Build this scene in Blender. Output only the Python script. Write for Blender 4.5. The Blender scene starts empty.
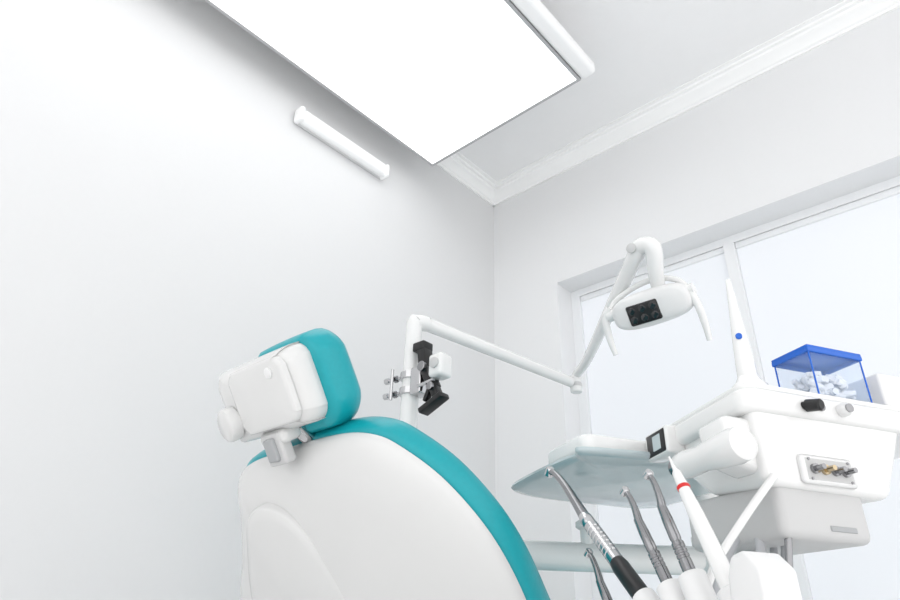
import bpy, bmesh, math, random
from mathutils import Vector, Matrix
V=Vector
scn=bpy.context.scene
try:
    scn.view_settings.view_transform='Standard'
except Exception: pass
# ---------------------------------------------------------------- materials
def mat(name,col,rough=.4,metal=0,emit=None,es=0,noise=0.0,bump=0.0,scale=20,trans=0,alpha=1,coat=0,ior=1.45):
    m=bpy.data.materials.new(name); m.use_nodes=True
    nt=m.node_tree; b=nt.nodes["Principled BSDF"]
    c=(col[0],col[1],col[2],1)
    b.inputs["Base Color"].default_value=c
    b.inputs["Roughness"].default_value=rough; b.inputs["Metallic"].default_value=metal
    b.inputs["IOR"].default_value=ior
    if coat: b.inputs["Coat Weight"].default_value=coat
    if trans: b.inputs["Transmission Weight"].default_value=trans
    if alpha<1: b.inputs["Alpha"].default_value=alpha
    if emit: 
        b.inputs["Emission Color"].default_value=(*emit,1); b.inputs["Emission Strength"].default_value=es
    tc=nt.nodes.new("ShaderNodeTexCoord"); n=nt.nodes.new("ShaderNodeTexNoise"); n.inputs["Scale"].default_value=scale
    n.inputs["Detail"].default_value=4
    nt.links.new(tc.outputs["Object"],n.inputs["Vector"])
    mx=nt.nodes.new("ShaderNodeMix"); mx.data_type='RGBA'
    mx.inputs[6].default_value=tuple(x*(1-noise) for x in col)+(1,); mx.inputs[7].default_value=c
    nt.links.new(n.outputs["Fac"],mx.inputs[0]); nt.links.new(mx.outputs[2],b.inputs["Base Color"])
    if bump:
        bp=nt.nodes.new("ShaderNodeBump"); bp.inputs["Strength"].default_value=bump; bp.inputs["Distance"].default_value=.002
        nt.links.new(n.outputs["Fac"],bp.inputs["Height"]); nt.links.new(bp.outputs[0],b.inputs["Normal"])
    return m
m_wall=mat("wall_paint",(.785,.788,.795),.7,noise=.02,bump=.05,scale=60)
m_wall_l_dim=mat("wall_paint_left_dimmed",(.705,.708,.713),.7,noise=.02,bump=.05,scale=60)  # same wall paint, colour darkened so the lit left wall renders less bright
m_ceil=mat("ceiling_paint",(.88,.88,.885),.8,noise=.02,scale=30)
m_trim=mat("plaster_trim",(.92,.92,.92),.5,noise=.01)
m_floor=mat("floor_tile",(.90,.90,.90),.45,noise=.05,scale=4)
m_white=mat("white_plastic",(.77,.77,.765),.18,noise=.01,coat=.4)
m_chair=mat("chair_shell_plastic",(.655,.655,.65),.22,noise=.01,coat=.3)
m_white2=mat("white_enamel",(.74,.74,.74),.3,noise=.01,coat=.2)
m_grey=mat("grey_plastic",(.36,.37,.38),.35,noise=.03)
m_lgrey=mat("light_grey_plastic",(.54,.54,.54),.4,noise=.03)
m_teal=mat("teal_leather",(.004,.335,.385),.34,noise=.12,bump=.15,scale=120)
m_black=mat("black_plastic",(.010,.010,.011),.3,noise=.2)
m_chrome=mat("chrome",(.58,.58,.59),.12,1,noise=.05)
m_steel=mat("brushed_steel",(.32,.32,.33),.18,1,noise=.12,scale=90)
m_hose=mat("hose_grey",(.45,.46,.48),.5,noise=.05)
m_panel=mat("light_diffuser",(.95,.95,.95),.5,emit=(1,1,1),es=1.2)
m_frame=mat("aluminium_frame",(.46,.46,.47),.5,.2,noise=.03)
m_tube=mat("tube_diffuser",(.92,.92,.92),.35,noise=.01)
m_blind_glow=mat("glowing_blind_fabric",(.64,.66,.69),.9,emit=(.90,.91,.94),es=.27,noise=.02,scale=200)  # emission put into the fabric stands in for daylight behind it
m_wframe=mat("window_pvc",(.80,.81,.825),.35,noise=.01)
m_blue=mat("blue_plastic",(.012,.12,.56),.25,noise=.05)
m_clear=mat("clear_plastic",(.50,.70,1.0),.05,alpha=.10,noise=.01)
m_cotton=mat("cotton",(.88,.88,.88),.95,noise=.05,bump=.5,scale=60)
m_glass=mat("smoked_tray",(.47,.55,.57),.12,noise=.02,coat=.5)
m_brass=mat("brass",(.55,.45,.3),.25,1,noise=.05)
m_red=mat("red_ring",(.6,.02,.02),.3)
m_lens=mat("led_lens",(.018,.018,.02),.08,noise=.2,coat=.5)
# ---------------------------------------------------------------- helpers
def group(name,loc):
    e=bpy.data.objects.new(name,None); e.location=loc; e.empty_display_size=.1
    bpy.context.collection.objects.link(e); return e
def part(name,bm,m,parent=None,smooth=True,ang=35):
    bmesh.ops.remove_doubles(bm,verts=bm.verts,dist=1e-6)
    bmesh.ops.recalc_face_normals(bm,faces=bm.faces)
    me=bpy.data.meshes.new(name); bm.to_mesh(me); bm.free()
    if smooth:
        for p in me.polygons: p.use_smooth=True
        try: me.set_sharp_from_angle(angle=math.radians(ang))
        except Exception: pass
    me.materials.append(m)
    o=bpy.data.objects.new(name,me); bpy.context.collection.objects.link(o)
    if parent is not None:
        o.parent=parent; o.matrix_parent_inverse=Matrix.Translation(-parent.location)
    return o
def frame(o,x,y,z):
    M=Matrix((x,y,z)).transposed().to_4x4(); M.translation=V(o); return M
I4=Matrix.Identity(4)
def merge(bm,t,F=I4):
    t.verts.index_update()
    mp={}
    for v in t.verts: mp[v.index]=bm.verts.new(F@v.co)
    for f in t.faces:
        try: bm.faces.new([mp[v.index] for v in f.verts])
        except ValueError: pass
    t.free()
def box_bm(bm,F,lo,hi,bev=0,seg=3):
    lo=V(lo);hi=V(hi); c=(lo+hi)/2; s=hi-lo
    t=bmesh.new(); bmesh.ops.create_cube(t,size=1)
    for v in t.verts: v.co=V((v.co.x*s.x,v.co.y*s.y,v.co.z*s.z))+c
    if bev: bmesh.ops.bevel(t,geom=list(t.edges),offset=bev,segments=seg,profile=.5,affect='EDGES')
    merge(bm,t,F)
def rbox(name,F,lo,hi,m,parent=None,bev=.005,seg=3):
    bm=bmesh.new(); box_bm(bm,F,lo,hi,bev,seg)
    return part(name,bm,m,parent)
def boxes(name,lst,m,parent=None):
    bm=bmesh.new()
    for lo,hi in lst: box_bm(bm,I4,lo,hi)
    return part(name,bm,m,parent,smooth=False)
def catmull(pts,n=8,closed=False):
    out=[]; N=len(pts); P=[V(p) for p in pts]
    rng=range(N) if closed else range(N-1)
    for i in rng:
        if closed: a,b,c,d=P[i-1],P[i],P[(i+1)%N],P[(i+2)%N]
        else: a,b,c,d=P[max(i-1,0)],P[i],P[i+1],P[min(i+2,N-1)]
        for k in range(n):
            t=k/n
            out.append(.5*((2*b)+(c-a)*t+(2*a-5*b+4*c-d)*t*t+(3*b-a-3*c+d)*t**3))
    if not closed: out.append(P[-1])
    return out
def tube_bm(bm,pts,rad,seg=20,smooth=0):
    pts=[V(p) for p in pts]
    if not isinstance(rad,(list,tuple)): rad=[rad]*len(pts)
    if smooth:
        r=[x.x for x in catmull([(a,0,0) for a in rad],smooth)]
        pts=catmull([(*p,) for p in pts],smooth); rad=[max(x,.0005) for x in r]
    rings=[]; prev=None
    for i,p in enumerate(pts):
        d=(pts[min(i+1,len(pts)-1)]-pts[max(i-1,0)])
        if d.length<1e-9: d=V((0,0,1))
        d.normalize()
        if prev is None: u=d.orthogonal().normalized()
        else:
            u=(prev-d*prev.dot(d)); u=u.normalized() if u.length>1e-6 else d.orthogonal().normalized()
        prev=u; w=d.cross(u)
        rings.append([bm.verts.new(p+(u*math.cos(2*math.pi*k/seg)+w*math.sin(2*math.pi*k/seg))*rad[i]) for k in range(seg)])
    for a,b in zip(rings,rings[1:]):
        for k in range(seg): bm.faces.new((a[k],a[(k+1)%seg],b[(k+1)%seg],b[k]))
    bm.faces.new(rings[0][::-1]); bm.faces.new(rings[-1])
def tube(name,pts,rad,m,parent=None,seg=20,smooth=0):
    bm=bmesh.new(); tube_bm(bm,pts,rad,seg,smooth); return part(name,bm,m,parent,ang=50)
def lathe(name,P,D,prof,m,parent=None,seg=32):
    P=V(P);D=V(D).normalized();u=D.orthogonal().normalized();w=D.cross(u)
    bm=bmesh.new(); rings=[]
    for t,r in prof:
        r=max(r,.0003)
        rings.append([bm.verts.new(P+D*t+(u*math.cos(2*math.pi*k/seg)+w*math.sin(2*math.pi*k/seg))*r) for k in range(seg)])
    for a,b in zip(rings,rings[1:]):
        for k in range(seg): bm.faces.new((a[k],a[(k+1)%seg],b[(k+1)%seg],b[k]))
    bm.faces.new(rings[0][::-1]); bm.faces.new(rings[-1])
    return part(name,bm,m,parent,ang=40)
def puffy(name,outline,cen,prof,F,m,parent=None,n=6,ang=60):
    O=[V((p.x,p.y)) for p in catmull([(x,y,0) for x,y in outline],n,closed=True)]
    c=V(cen); bm=bmesh.new(); rings=[]
    for ins,z in prof:
        r=[]
        for p in O:
            if ins<=1: q=p+(c-p).normalized()*ins
            else: q=c+(p-c)*(ins-10)
            r.append(bm.verts.new(F@V((q.x,q.y,z))))
        rings.append(r)
    N=len(O)
    for a,b in zip(rings,rings[1:]):
        for k in range(N): bm.faces.new((a[k],a[(k+1)%N],b[(k+1)%N],b[k]))
    bm.faces.new(rings[0][::-1]); bm.faces.new(rings[-1])
    return part(name,bm,m,parent,ang=ang)
def prism(name,outline,z0,z1,F,m,parent=None,bev=0.004,seg=3,rnd=0):
    bm=bmesh.new(); t=bmesh.new()
    a=[t.verts.new((x,y,z0)) for x,y in outline]; b=[t.verts.new((x,y,z1)) for x,y in outline]
    N=len(a)
    for k in range(N): t.faces.new((a[k],a[(k+1)%N],b[(k+1)%N],b[k]))
    t.faces.new(a[::-1]); t.faces.new(b)
    if rnd:
        ve=[e for e in t.edges if abs(e.verts[0].co.z-e.verts[1].co.z)>1e-6]
        bmesh.ops.bevel(t,geom=ve,offset=rnd,segments=6,profile=.5,affect='EDGES')
    if bev:
        he=[e for e in t.edges if abs(e.verts[0].co.z-e.verts[1].co.z)<1e-6]
        bmesh.ops.bevel(t,geom=he,offset=bev,segments=seg,profile=.5,affect='EDGES',clamp_overlap=True)
    merge(bm,t,F)
    return part(name,bm,m,parent)
def rrect(x0,y0,x1,y1,r,k=4):
    o=[]
    for cx,cy,a0 in ((x1-r,y1-r,0),(x0+r,y1-r,90),(x0+r,y0+r,180),(x1-r,y0+r,270)):
        for i in range(k+1):
            a=math.radians(a0+90*i/k); o.append((cx+r*math.cos(a),cy+r*math.sin(a)))
    return o
# ---------------------------------------------------------------- room
CZ=2.92
boxes("floor",[((-.15,-4.2,-.1),(3.6,.3,0))],m_floor)
boxes("ceiling",[((-.15,-4.2,CZ),(3.6,.3,CZ+.1))],m_ceil)
boxes("wall_left",[((-.15,-4.2,0),(0,.3,CZ))],m_wall_l_dim)
WX0,WX1,WZ0,WZ1=.373,2.62,.78,2.236
boxes("wall_back",[((0,0,0),(WX0,.3,CZ)),((WX1,0,0),(3.6,.3,CZ)),((WX0,0,0),(WX1,.3,WZ0)),((WX0,0,WZ1),(WX1,.3,CZ))],m_wall)
def molding(name,fn,L0,L1):
    prof=[(0,.070),(.010,.070),(.012,.060),(.020,.056),(.028,.046),(.040,.034),(.056,.026),(.060,.016),(.072,.014),(.076,.006),(.092,.005),(.094,0),(0,0)]
    bm=bmesh.new(); A=[];B=[]
    for o,d in prof:
        A.append(bm.verts.new(fn(o,CZ-d,L0))); B.append(bm.verts.new(fn(o,CZ-d,L1)))
    N=len(prof)
    for k in range(N): bm.faces.new((A[k],A[(k+1)%N],B[(k+1)%N],B[k]))
    bm.faces.new(A[::-1]); bm.faces.new(B)
    return part(name,bm,m_trim,ang=20)
molding("trim_1",lambda o,z,l:V((o,l,z)),-4.2,0)
molding("trim_2",lambda o,z,l:V((l,-o,z)),0,3.6)
boxes("baseboard_left",[((0,-4.2,0),(.015,0,.08))],m_trim)
boxes("baseboard_back",[((.015,-.015,0),(3.6,0,.08))],m_trim)
# window
win=group("window_1",(1.5,.16,WZ0))
fy0,fy1=.12,.18
boxes("frame_top",[((WX0,fy0,WZ1-.035),(WX1,fy1,WZ1))],m_wframe,win)
boxes("frame_bottom",[((WX0,fy0,WZ0),(WX1,fy1,WZ0+.05))],m_wframe,win)
for i,(a,b) in enumerate([(WX0,WX0+.045),(1.098,1.142),(1.846,1.894),(WX1-.045,WX1)]):
    boxes("mullion_%d"%i,[((a,fy0-(.004 if i in(1,2) else 0),WZ0+.05),(b,fy1,WZ1-.035))],m_wframe,win)
boxes("glazing",[((WX0,.19,WZ0),(WX1,.205,WZ1))],m_wframe,win)
boxes("sill",[((WX0-.03,-.03,WZ0-.03),(WX1+.03,0,WZ0))],m_trim,win)
for i,(a,b) in enumerate([(WX0+.045,1.098),(1.142,1.846),(1.894,WX1-.045)]):
    g=group("roller_blind",((a+b)/2,.13,WZ1-.06))
    boxes("fabric",[((a+.001,.134,WZ0+.05),(b-.001,.138,WZ1-.06))],m_blind_glow,g)
    rbox("cassette",I4,(a+.0005,.124,WZ1-.062),(b-.0005,.150,WZ1-.0355),m_wframe,g,.005)
    rbox("bottom_bar",I4,(a+.006,.130,WZ0+.052),(b-.006,.146,WZ0+.07),m_wframe,g,.004)
# ---------------------------------------------------------------- ceiling light
g=group("ceiling_light_panel",(.51,-1.5,2.70))
x0,x1,y0,y1,z0=.120,.915,-2.45,-.605,2.68
boxes("diffuser",[((x0+.012,y0+.012,z0+.002),(x1-.012,y1-.012,z0+.02))],m_panel,g)
boxes("frame",[((x0,y0+.012,z0),(x0+.012,y1-.012,z0+.05)),((x1-.012,y0+.012,z0),(x1,y1-.012,z0+.05)),
  ((x0,y0,z0),(x1,y0+.012,z0+.05)),((x0,y1-.012,z0),(x1,y1,z0+.05))],m_frame,g)
boxes("housing",[((x0+.01,y0+.01,z0+.03),(x1-.01,y1-.01,z0+.06))],m_white2,g)
rbox("side_rail",I4,(x1,y0,z0-.002),(x1+.065,y1+.01,z0+.055),m_trim,g,.018,5)
for x in (.25,.80):
    for y in (-2.2,-.85): tube("hanger",[(x,y,z0+.05),(x,y,CZ)],.006,m_chrome,g,10)
# wall lamp
g=group("wall_lamp",(.03,-1.03,2.572))
rbox("back_plate",I4,(0,-1.262,2.540),(.016,-.815,2.595),m_white2,g,.004)
rbox("diffuser_tube",I4,(.010,-1.268,2.532),(.056,-.810,2.596),m_tube,g,.022,6)
rbox("end_cap_1",I4,(.006,-1.282,2.530),(.058,-1.256,2.598),m_tube,g,.012,4)
rbox("end_cap_2",I4,(.006,-.824,2.530),(.058,-.802,2.598),m_tube,g,.012,4)
# ---------------------------------------------------------------- dental chair
ch=group("dental_chair",(.85,-1.1,0))
e1=V((1,0,0)); e2=V((0,-.669,.743)).normalized(); nn=V((0,.743,.669)).normalized()
FB=frame((.935,-1.557,.945),e1,e2,nn)
out=[(-.467,-.18),(-.385,-.085),(-.315,.005),(-.272,.068),(-.222,.097),(-.135,.106),(-.04,.111),(.062,.108),(.121,.093),(.158,.066),(.204,.010),(.236,-.064),(.248,-.135),(.246,-.22),(.235,-.36),(.18,-.50),(.05,-.56),(-.20,-.56),(-.36,-.50),(-.45,-.36),(-.478,-.26)]
cen=(-.10,-.2)
puffy("backrest_shell",out,cen,[(10.05,-.052),(10.4,-.050),(.10,-.040),(.05,-.030),(.02,-.019),(.006,-.010),(0,-.002),(0,.004),(.01,.006)],FB,m_chair,ch)
puffy("backrest_cushion",out,cen,[(.012,.003),(-.001,.007),(-.007,.018),(-.008,.034),(-.005,.048),(.006,.059),(.03,.067),(.09,.070),(10.4,.066),(10.05,.064)],FB,m_teal,ch)
cov=[(-.045,-.40),(-.045,-.27),(-.050,-.17),(-.065,-.08),(-.098,.000),(-.140,.030),(-.18,.035),(-.225,.015),(-.27,-.04),(-.32,-.11),(-.36,-.19),(-.37,-.30),(-.33,-.42),(-.22,-.47),(-.11,-.45)]
puffy("shell_cover",cov,(-.20,-.24),[(0,-.020),(0,-.046),(.004,-.050),(.02,-.053),(10.3,-.056)],FB,m_chair,ch)
lathe("shell_button",FB@V((.057,.050,-.022)),-nn,[(0,.010),(.006,.010),(.008,.007)],m_lgrey,ch)
# headrest
nh=V((0,math.cos(math.radians(33)),math.sin(math.radians(33)))); uh=V((0,-nh.z,nh.y))
FH=frame((.923,-1.715,1.083),e1,uh,nh)
def rb(name,lo,hi,m,bev,seg=6,F=FH): return rbox(name,F,lo,hi,m,ch,bev,seg)
hb=rrect(-.158,-.062,.064,.066,.030,4)
puffy("headrest_box",hb,(-.047,0),[(.02,.052),(.002,.052),(0,.046),(0,.020),(.003,.009),(.009,.001),(.018,-.005),(.032,-.009),(10.3,-.012)],FH,m_chair,ch,4)
hb2=rrect(-.096,-.050,.052,.056,.022,4)
puffy("headrest_back_plate",hb2,(-.022,.003),[(0,-.004),(0,-.012),(.002,-.0145),(.008,-.016),(10.3,-.017)],FH,m_chair,ch,4)
hc=rrect(-.104,-.080,.084,.076,.048,4)
puffy("headrest_cushion",hc,(-.010,0),[(.03,.036),(.008,.038),(.001,.046),(-.002,.060),(-.003,.076),(-.001,.088),(.006,.098),(.018,.105),(.035,.108),(10.3,.109)],FH,m_teal,ch,4)
lathe("headrest_cap",FH@V((.020,.034,-.014)),-nh,[(0,.009),(.004,.009),(.005,.007)],m_white2,ch)
lathe("headrest_knob",FH@V((-.116,-.022,.000)),(-nh*.96-e1*.18),[(0,.020),(.006,.022),(.010,.028),(.022,.029),(.028,.027),(.031,.022)],m_chair,ch)
rb("neck_bracket",(-.068,-.110,-.010),(-.018,-.056,.012),m_lgrey,.006)
rb("neck_bracket_rib",(-.056,-.102,-.017),(-.030,-.064,-.006),m_grey,.004)
rb("neck_mount",(-.076,-.078,-.008),(-.006,-.054,.030),m_chair,.010)
tube("neck_post",[FH@V((-.02,-.06,.03)),FB@V((-.04,.10,.02)),FB@V((-.04,-.05,.02))],.014,m_chrome,ch)
# seat, leg rest, base (mostly below the frame)
so=[(.50,-1.22),(.62,-1.30),(.85,-1.32),(1.08,-1.30),(1.17,-1.20),(1.15,-.9),(1.10,-.62),(.85,-.58),(.58,-.62),(.52,-.9)]
puffy("seat_cushion",so,(.84,-.95),[(.02,.46),(0,.47),(0,.52),(.02,.54),(10.5,.545)],I4,m_teal,ch)
puffy("seat_shell",so,(.84,-.95),[(10.6,.38),(.04,.39),(.01,.42),(0,.465),(.02,.47)],I4,m_chair,ch)
FL=frame((.84,-.60,.50),V((1,0,0)),V((0,.86,-.51)),V((0,.51,.86)))
lo=[(-.24,0),(0,-.01),(.24,0),(.22,.25),(.15,.50),(0,.53),(-.15,.50),(-.22,.25)]
puffy("leg_cushion",lo,(0,.25),[(.02,-.02),(0,-.01),(0,.03),(.02,.045),(10.5,.05)],FL,m_teal,ch)
puffy("leg_shell",lo,(0,.25),[(10.6,-.06),(.02,-.05),(0,-.02),(.02,-.015)],FL,m_chair,ch)
rbox("lift_column",I4,(.70,-1.2,.10),(1.02,-.75,.42),m_chair,ch,.04,4)
rbox("base_plate",I4,(.64,-1.45,0),(1.14,-.45,.11),m_white2,ch,.03,4)
# ---------------------------------------------------------------- operating lamp
lp=group("operating_lamp",(.562,-1.082,0))
P0=V((.562,-1.082,0)); PT=1.570; JE=V((.738,-.503,1.502)); KN=V((1.150,-.827,1.690))
ad=(JE-V((P0.x,P0.y,PT))).normalized()
rbox("pole_base",I4,(.49,-1.16,.0),(.63,-1.00,.30),m_white2,lp,.02,4)
tube("pole",[(P0.x,P0.y,.28),(P0.x,P0.y,1.2),(P0.x,P0.y,PT-.045),V((P0.x,P0.y,PT-.012))+ad*.006,V((P0.x,P0.y,PT))+ad*.040,V((P0.x,P0.y,PT))+ad*.10,JE-ad*.02],[.024,.024,.023,.024,.023,.020,.017],m_white,lp,24,6)
lathe("joint_housing",JE-V((0,0,.030)),(0,0,1),[(0,.016),(.003,.019),(.055,.019),(.060,.014)],m_white,lp)
lathe("joint_ring",JE-V((0,0,.012)),(0,0,1),[(0,.0195),(.003,.0205),(.012,.0205),(.014,.0195)],m_lgrey,lp)
sd=(KN-JE).normalized()
tube("spring_arm",[JE+V((0,0,.02)),JE+V((.012,-.008,.03)),JE+sd*.12,JE+sd*.30,KN-sd*.10,KN-sd*.03],[.013,.014,.015,.018,.021,.021],m_white,lp,24,4)
fh=V((0,-.85,-.527)).normalized(); ul=V((0,-.527,.85)).normalized()
FLm=frame((1.138,-.757,1.554),e1,ul,fh)
tube("knuckle",[KN-sd*.07,KN-sd*.02,KN+V((.012,-.005,.008)),KN+V((.045,-.005,-.008)),FLm@V((.042,.09,-.008)),FLm@V((.03,.05,-.02)),FLm@V((.02,.0,-.025))],[.021,.023,.023,.023,.021,.019,.016],m_white,lp,24,6)
lathe("knuckle_cap",KN+V((-.005,-.024,.0)),(0,-1,-.2),[(0,.014),(.004,.014),(.006,.010)],m_lgrey,lp,20)
ho=[(-.112,.0),(-.103,.028),(-.07,.044),(0,.048),(.07,.044),(.103,.028),(.114,0),(.106,-.03),(.07,-.045),(0,-.050),(-.07,-.046),(-.105,-.03)]
puffy("lamp_head",ho,(0,0),[(10.3,-.034),(.03,-.030),(.012,-.022),(.003,-.010),(0,.0),(.002,.010),(.008,.018),(.018,.022),(10.4,.024)],FLm,m_white2,lp)
rbox("led_window",FLm,(-.062,-.036,.018),(.028,.020,.028),m_black,lp,.006,3)
k=0
for ix in range(3):
    for iy in range(2):
        k+=1; lathe("led_lens_%d"%k,FLm@V((-.047+ix*.030,-.021+iy*.026,.0275)),fh,[(0,.0105),(.001,.0105),(.0015,.009)],m_lens,lp,20)
tube("handle_mount_1",[FLm@V((-.090,.01,-.005)),FLm@V((-.128,.008,-.005))],.016,m_white,lp)
tube("handle_mount_2",[FLm@V((.085,.01,-.005)),FLm@V((.120,.012,-.005))],.016,m_white,lp)
tube("handle_1",[FLm@V(q) for q in [(-.118,.03,-.005),(-.136,.010,0),(-.141,-.03,.005),(-.141,-.065,.01),(-.138,-.098,.015)]],[.009,.010,.010,.009,.007],m_white,lp,16,5)
tube("handle_2",[FLm@V(q) for q in [(.085,.025,-.005),(.108,.012,0),(.118,-.03,.005),(.120,-.085,.01),(.118,-.125,.015)]],[.009,.010,.010,.009,.007],m_white,lp,16,5)
tube("handle_bow",[FLm@V(q) for q in [(-.126,.015,-.01),(-.10,.045,-.03),(-.03,.065,-.04),(.03,.065,-.04),(.08,.045,-.03),(.105,.015,-.01)]],.008,m_white,lp,14,5)
# clamp + camera bracket on the pole (parts of the lamp pole assembly)
cb=lp
for i,z in enumerate((1.345,1.390)):
    lathe("clamp_ring_%d"%i,(P0.x,P0.y,z-.010),(0,0,1),[(0,.024),(.001,.031),(.019,.031),(.020,.024)],m_chrome,cb)
    tube("clamp_bolt_%d"%i,[(P0.x-.075,P0.y-.018,z),(P0.x+.055,P0.y+.0,z)],.005,m_chrome,cb,12)
    lathe("bolt_head_%d"%i,(P0.x-.084,P0.y-.019,z),(1,.15,0),[(0,.009),(.014,.009)],m_chrome,cb,6)
    lathe("bolt_nut_%d"%i,(P0.x-.050,P0.y-.015,z),(1,.15,0),[(0,.010),(.010,.010)],m_steel,cb,6)
tube("clamp_pin",[(P0.x-.045,P0.y-.030,1.325),(P0.x-.045,P0.y-.030,1.415)],.0045,m_chrome,cb,12)
rbox("clamp_block",I4,(P0.x+.02,P0.y-.024,1.328),(P0.x+.060,P0.y+.02,1.405),m_chrome,cb,.004)
def seg_box(name,A,Bp,w,t):
    A=V(A);Bp=V(Bp); x=(Bp-A); l=x.length; x.normalize(); y=V((0,1,0)); z=x.cross(y).normalized(); y=z.cross(x)
    return rbox(name,frame(A,x,y,z),(-w*.4,-t,-w),(l+w*.4,t,w),m_black,cb,.004)
px,py=P0.x,P0.y-.012
seg_box("camera_arm_upper",(px+.058,py,1.460),(px+.070,py,1.395),.014,.018)
seg_box("camera_arm_mid",(px+.070,py,1.395),(px+.102,py,1.335),.013,.016)
seg_box("camera_arm_lower",(px+.102,py,1.335),(px+.120,py,1.300),.011,.014)
seg_box("camera_foot",(px+.070,py-.004,1.272),(px+.142,py-.004,1.302),.008,.018)
seg_box("camera_finger",(px+.078,py-.004,1.300),(px+.092,py-.004,1.330),.006,.010)
lathe("camera_pivot_1",(px+.072,py-.016,1.395),(0,-1,0),[(0,.014),(.008,.014),(.010,.010)],m_steel,cb,20)
lathe("camera_pivot_2",(px+.104,py-.014,1.333),(0,-1,0),[(0,.011),(.007,.011),(.009,.008)],m_steel,cb,20)
rbox("camera_shoe",I4,(px+.030,py-.02,1.447),(px+.074,py+.02,1.474),m_black,cb,.005)
rbox("camera_body",I4,(px+.098,py-.025,1.355),(px+.146,py+.025,1.420),m_white,cb,.010)
lathe("camera_dial",(px+.124,py-.024,1.390),(0,-1,0),[(0,.015),(.006,.015),(.008,.011)],m_lgrey,cb,20)
tube("camera_strut",[(px+.05,py+.012,1.365),(px+.11,py,1.375)],.008,m_black,cb,12)
tube("camera_strut_2",[(px+.05,py-.01,1.345),(px+.115,py-.015,1.35)],.005,m_chrome,cb,12)
# ---------------------------------------------------------------- delivery unit
du=group("dental_delivery_unit",(1.25,-.88,.9))
K=V((1.537,-1.361,1.061)); p=V((-.873,.489,0)).normalized(); q=V((.489,.873,0)).normalized(); zz=V((0,0,1))
FU=frame(K,p,q,zz)
def L(a,b,c): return FU@V((a,b,c))
prism("top_tray",[(.0,-.037),(.0,.36),(.36,.36),(.318,.010)],-.036,-.002,FU,m_white,du,.010,4,.028)
prism("top_rim",[(.006,-.029),(.006,.352),(.35,.352),(.310,.016)],-.003,.005,FU,m_white,du,.003,2,.026)
def hull(name,top,bot,m,bev=.012):
    bm=bmesh.new(); t=bmesh.new()
    a=[t.verts.new(v) for v in bot]; b=[t.verts.new(v) for v in top]; N=len(a)
    for k in range(N): t.faces.new((a[k],a[(k+1)%N],b[(k+1)%N],b[k]))
    t.faces.new(a[::-1]); t.faces.new(b)
    bmesh.ops.bevel(t,geom=list(t.edges),offset=bev,segments=4,profile=.5,affect='EDGES')
    merge(bm,t,FU); return part(name,bm,m,du)
hull("console_body",[(.008,-.022,-.015),(.008,.25,-.015),(.33,.25,-.015),(.28,.018,-.015)],
     [(.010,-.020,-.130),(.010,.185,-.132),(.17,.185,-.130),(.14,.0,-.118)],m_white)
rbox("lower_housing",FU,(.018,.0,-.190),(.20,.146,-.120),m_lgrey,du,.012,4)
rbox("housing_label",FU,(.0165,.075,-.178),(.019,.118,-.171),m_grey,du,.001,1)
rbox("socket_panel",FU,(.003,.036,-.124),(.012,.125,-.086),m_white2,du,.006,3)
rbox("socket_recess",FU,(.0025,.042,-.119),(.0045,.119,-.091),m_lgrey,du,.0009,1)
for i in range(4):
    lathe("socket_%d"%i,L(.004,.054+.017*i,-.105),-p,[(0,.0065),(.006,.0065),(.006,.0035),(.018,.0035)],m_brass if i==1 else m_steel,du,14)
for i,(bb,cc) in enumerate([(.048,-.0925),(.113,-.0925),(.048,-.1175),(.113,-.1175)]):
    lathe("panel_screw_%d"%i,L(.004,bb,cc),-p,[(0,.0018),(.003,.0018)],m_steel,du,10)
lathe("knob_black",L(.004,.060,-.020),-p+q*.2-zz*.2,[(0,.006),(.008,.006),(.008,.0085),(.026,.008),(.028,.006)],m_black,du,20)
lathe("knob_steel",L(.004,.124,-.020),-p-q*.1,[(0,.008),(.006,.009),(.014,.009),(.018,.006)],m_white2,du,20)
lathe("knob_steel_cap",L(-.012,.123,-.020),-p-q*.1,[(0,.0060),(.004,.0060)],m_steel,du,20)
lathe("lip_screw",L(.004,.088,-.020),-p,[(0,.005),(.008,.005),(.010,.003)],m_steel,du,16)
# side tray
tr=[(.25,-.11),(.30,-.125),(.393,-.131),(.54,-.126),(.590,-.104),(.625,-.03),(.635,.12),(.615,.24),(.45,.25),(.25,.25)]
puffy("side_tray",tr,(.44,.06),[(10.5,-.045),(.02,-.045),(.004,-.043),(0,-.039),(.002,-.034),(.02,-.032)],FU,m_glass,du)
prism("side_tray_block",[(.262,-.127),(.262,.03),(.40,.03),(.43,-.08),(.40,-.127)],-.038,-.008,FU,m_white,du,.008,4,.02)
pd=V((.318,.047)).normalized(); pdw=(p*pd.x+q*pd.y).normalized(); qd=zz.cross(pdw)
if qd.dot(q)<0: qd=-qd
FD=frame(L(0,-.037,0),pdw,qd,zz)
rbox("display_frame",FD,(.185,-.016,-.048),(.258,.015,-.004),m_white,du,.005)
rbox("display",FD,(.190,-.0175,-.044),(.250,-.011,-.008),m_black,du,.002,2)
rbox("display_screen",FD,(.203,-.0182,-.038),(.228,-.0172,-.014),m_glass,du,.0004,1)
# grip
lathe("grip",L(.116,-.062,-.090),-p+zz*.02,[(0,.015),(.004,.018),(.02,.019),(.05,.017),(.07,.020),(.11,.023),(.125,.021),(.131,.013)],m_white,du)
lathe("grip_knob",L(.116,-.062,-.090),p,[(0,.014),(.008,.014),(.010,.011),(.013,.011),(.014,.006)],m_steel,du,24)
hull("grip_mount",[(.02,-.06,-.04),(.02,-.01,-.04),(.09,-.0,-.04),(.09,-.05,-.04)],[(.02,-.06,-.10),(.02,-.01,-.115),(.07,-.01,-.115),(.07,-.06,-.10)],m_white,.010)
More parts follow.
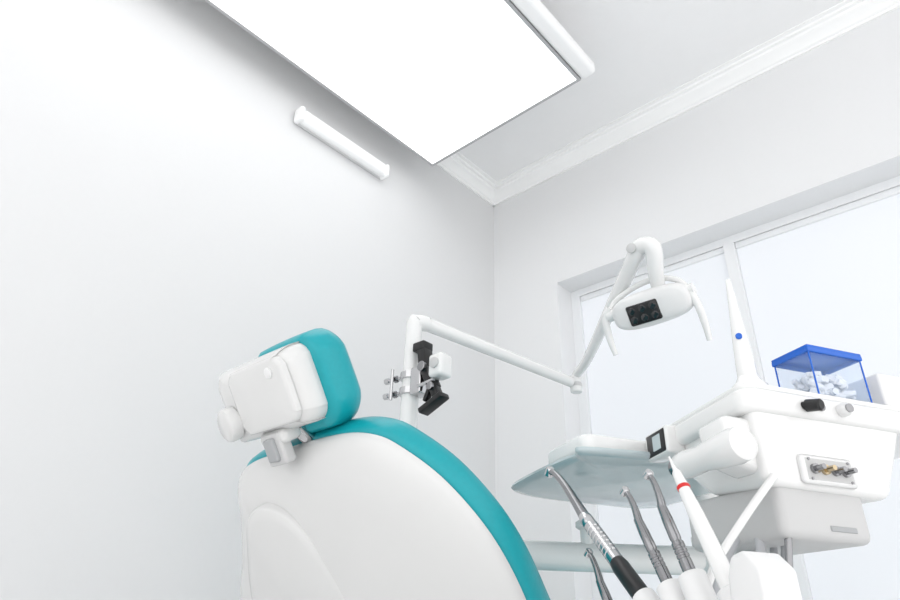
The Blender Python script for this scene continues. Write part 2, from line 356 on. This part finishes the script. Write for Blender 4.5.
# instruments
B=-.15
inst=[((.338,-.056),(.105,-.262),'hp'),((.232,-.197),(.175,-.282),'hp2'),((.125,-.130),(.052,-.252),'st'),((.069,-.119),(.010,-.244),'st2'),((.014,-.125),(-.050,-.262),'sc')]
for i,(t,b,kind) in enumerate(inst):
    T=L(t[0],B,t[1]); Bo=L(b[0],B,b[1]); d=(Bo-T); ln=d.length; d.normalize()
    up=(zz-d*zz.dot(d)).normalized()
    if kind=='hp':
        tube("handpiece_neck_%d"%i,[T+up*-.004,T+d*.02+up*.004,T+d*.07+up*.006,T+d*.14],[.0050,.0050,.0062,.0085],m_steel,du,18,5)
        lathe("handpiece_head_%d"%i,T+up*.004,-up,[(0,.006),(.002,.0075),(.014,.0075),(.016,.005)],m_chrome,du,20)
        prof=[(0,.0085),(.006,.0100),(.02,.0100),(.021,.0092),(.024,.0092),(.025,.0105)]
        for j in range(7):
            s=.034+j*.009; prof+=[(s,.0105),(s+.001,.0094),(s+.004,.0094),(s+.005,.0105)]
        prof+=[(.11,.0105)]
        lathe("handpiece_body_%d"%i,T+d*.135,d,prof,m_chrome,du,24)
        lathe("handpiece_sleeve_%d"%i,T+d*.240,d,[(0,.0105),(.01,.012),(ln-.240,.012)],m_black,du,24)
    elif kind in('hp2','st','st2'):
        n=ln
        tube("handpiece_neck_%d"%i,[T,T+d*.01+up*.004,T+d*.03+up*.004,T+d*.05],[.0036,.0038,.0044,.0054],m_steel,du,16,4)
        lathe("handpiece_head_%d"%i,T+up*.006,-up,[(0,.004),(.001,.0056),(.010,.0056),(.011,.004)],m_chrome,du,20)
        prof=[(0,.0054),(.02,.0066),(.045,.0066),(.046,.006),(.05,.006),(.051,.0074)]
        for j in range(3):
            s=.056+j*.006
            if s+.005<n-.05: prof+=[(s,.0074),(s+.001,.0064),(s+.003,.0064),(s+.004,.0074)]
        prof+=[(max(n-.045,prof[-1][0]+.001),.0074)]
        lathe("handpiece_body_%d"%i,T+d*.045,d,prof,m_steel,du,24)
    else:
        lathe("scaler_body_%d"%i,T,d,[(-.02,.001),(0,.003),(.004,.0055),(.03,.0070),(.06,.0088),(ln,.0105)],m_white,du,24)
        lathe("scaler_ring_%d"%i,T+d*.022,d,[(0,.0069),(.001,.0078),(.004,.0078),(.005,.0073)],m_red,du,24)
    lathe("holder_cup_%d"%i,Bo-d*.004,d,[(0,.013),(.002,.016),(.04,.016),(.055,.012)],m_white2,du,24)
    tube("hose_%d"%i,[Bo+d*.04,Bo+d*.08,Bo+d*.13+V((0,0,-.03)),L(b[0],B+.08,-.48),L(.08+.02*i,.0,-.40),L(.08+.02*i,.06,-.18)],.005,m_hose,du,12,6)
rbox("holder_bar",FU,(-.11,B+.014,-.305),(.17,B+.05,-.272),m_white2,du,.010,4)
prism("holder_end",[(-.126,-.32),(-.124,-.245),(-.106,-.228),(-.088,-.232),(-.080,-.25),(-.076,-.32)],-.014,.030,FU@frame((0,B,0),V((1,0,0)),V((0,0,1)),V((0,-1,0))),m_white2,du,.006,4,.004)
tube("holder_strut",[L(.004,-.012,-.12),L(.018,-.05,-.165),L(.035,-.10,-.23),L(.04,B+.03,-.28)],.005,m_white,du,16,4)
tube("post_rod",[L(.03,.02,-.17),L(.026,.0,-.24),L(.022,-.02,-.45)],.0045,m_steel,du)
tube("post_hose",[L(.07,.01,-.17),L(.068,.0,-.24),L(.065,-.03,-.42)],.006,m_hose,du)
tube("feed_hose_1",[L(.10,.01,-.17),L(.11,-.03,-.23),L(.10,-.07,-.32)],.0055,m_hose,du,12,4)
tube("feed_hose_2",[L(.13,.02,-.17),L(.15,-.01,-.25),L(.14,-.06,-.34)],.0055,m_hose,du,12,4)
# boom
tube("boom",[(.60,-1.095,.90),(.80,-1.14,.90),(.96,-1.16,.90),(1.03,-1.095,.90),(1.25,-.88,.90)],.027,m_white,du,28,6)
lathe("boom_hub",(1.25,-.88,.865),(0,0,1),[(0,.036),(.004,.040),(.08,.040),(.085,.030),(.165,.030)],m_white,du)
lathe("boom_button",(1.07,-1.06,.92),(0,0,1),[(0,.012),(.03,.012),(.035,.02),(.045,.02),(.048,.015)],m_white,du)
# ---------------------------------------------------------------- things on the tray
TZ=.005
CB=(.036,.010)
cl=group("curing_light",L(CB[0],CB[1],TZ))
lathe("base",L(*CB,TZ),zz,[(0,.026),(.006,.024),(.012,.018),(.02,.014)],m_white,cl)
lathe("body",L(*CB,.022),zz,[(0,.0135),(.02,.013),(.05,.0115),(.08,.0095),(.105,.0075),(.135,.0055),(.160,.0035),(.163,.001)],m_white,cl)
lathe("button",L(CB[0]-.006,CB[1]-.007,.084),-p-q,[(0,.0046),(.004,.0046),(.005,.0035)],m_blue,cl,16)
bx=group("cotton_box",L(.045,.15,TZ))
a0,a1,b0,b1=.010,.074,.104,.200
z0_,z1_=TZ,.076
bm=bmesh.new()
for lo_,hi_ in [((a0,b0,z0_),(a1,b1,z0_+.002)),((a0,b0,z0_+.002),(a0+.002,b1,z1_)),((a1-.002,b0,z0_+.002),(a1,b1,z1_)),((a0+.002,b0,z0_+.002),(a1-.002,b0+.002,z1_)),((a0+.002,b1-.002,z0_+.002),(a1-.002,b1,z1_))]: box_bm(bm,FU,lo_,hi_)
part("clear_walls",bm,m_clear,bx,smooth=False)
for (u0,v0,u1,v1) in [(a0-.003,b0-.003,a0+.001,b1+.003),(a1-.001,b0-.003,a1+.003,b1+.003),(a0+.001,b0-.003,a1-.001,b0+.001),(a0+.001,b1-.001,a1-.001,b1+.003)]:
    rbox("lid_skirt",FU,(u0,v0,z1_-.006),(u1,v1,z1_+.001),m_blue,bx,.0008,1)
rbox("lid",FU,(a0-.003,b0-.003,z1_),(a1+.003,b1+.003,z1_+.005),m_blue,bx,.002,2)
for (u,v) in ((a0,b0),(a1,b0),(a0,b1),(a1,b1)):
    rbox("corner_post",FU,(u-.001,v-.001,z0_),(u+.001,v+.001,z1_-.006),m_blue,bx,.0003,1)
random.seed(3)
bm=bmesh.new()
for i in range(130):
    c=V((random.uniform(a0+.012,a1-.012),random.uniform(b0+.012,b1-.012),random.uniform(.012,.044)))
    d=V((random.uniform(-1,1),random.uniform(-1,1),random.uniform(-.3,.3))).normalized()*.008
    tube_bm(bm,[FU@(c-d),FU@(c+d)],.0045,8)
part("cotton_rolls",bm,m_cotton,bx)
tb=group("tissue_box",L(.07,.28,TZ))
rbox("carton",FU,(.015,.235,TZ),(.11,.345,.060),m_white2,tb,.004)
rbox("carton_slot",FU,(.045,.26,.060),(.08,.32,.0615),m_lgrey,tb,.0005,1)
# ---------------------------------------------------------------- light
w=bpy.data.worlds.new("world"); scn.world=w; w.use_nodes=True
w.node_tree.nodes["Background"].inputs[0].default_value=(1,1,1,1); w.node_tree.nodes["Background"].inputs[1].default_value=1.72
# ---------------------------------------------------------------- camera
cam=bpy.data.cameras.new("camera"); co=bpy.data.objects.new("camera",cam); bpy.context.collection.objects.link(co)
cam.lens=25.48; cam.sensor_width=36; cam.clip_start=.02
co.location=(1.77,-2.233,.75); co.rotation_euler=(2.06042,-.02746,.73427)
scn.camera=co
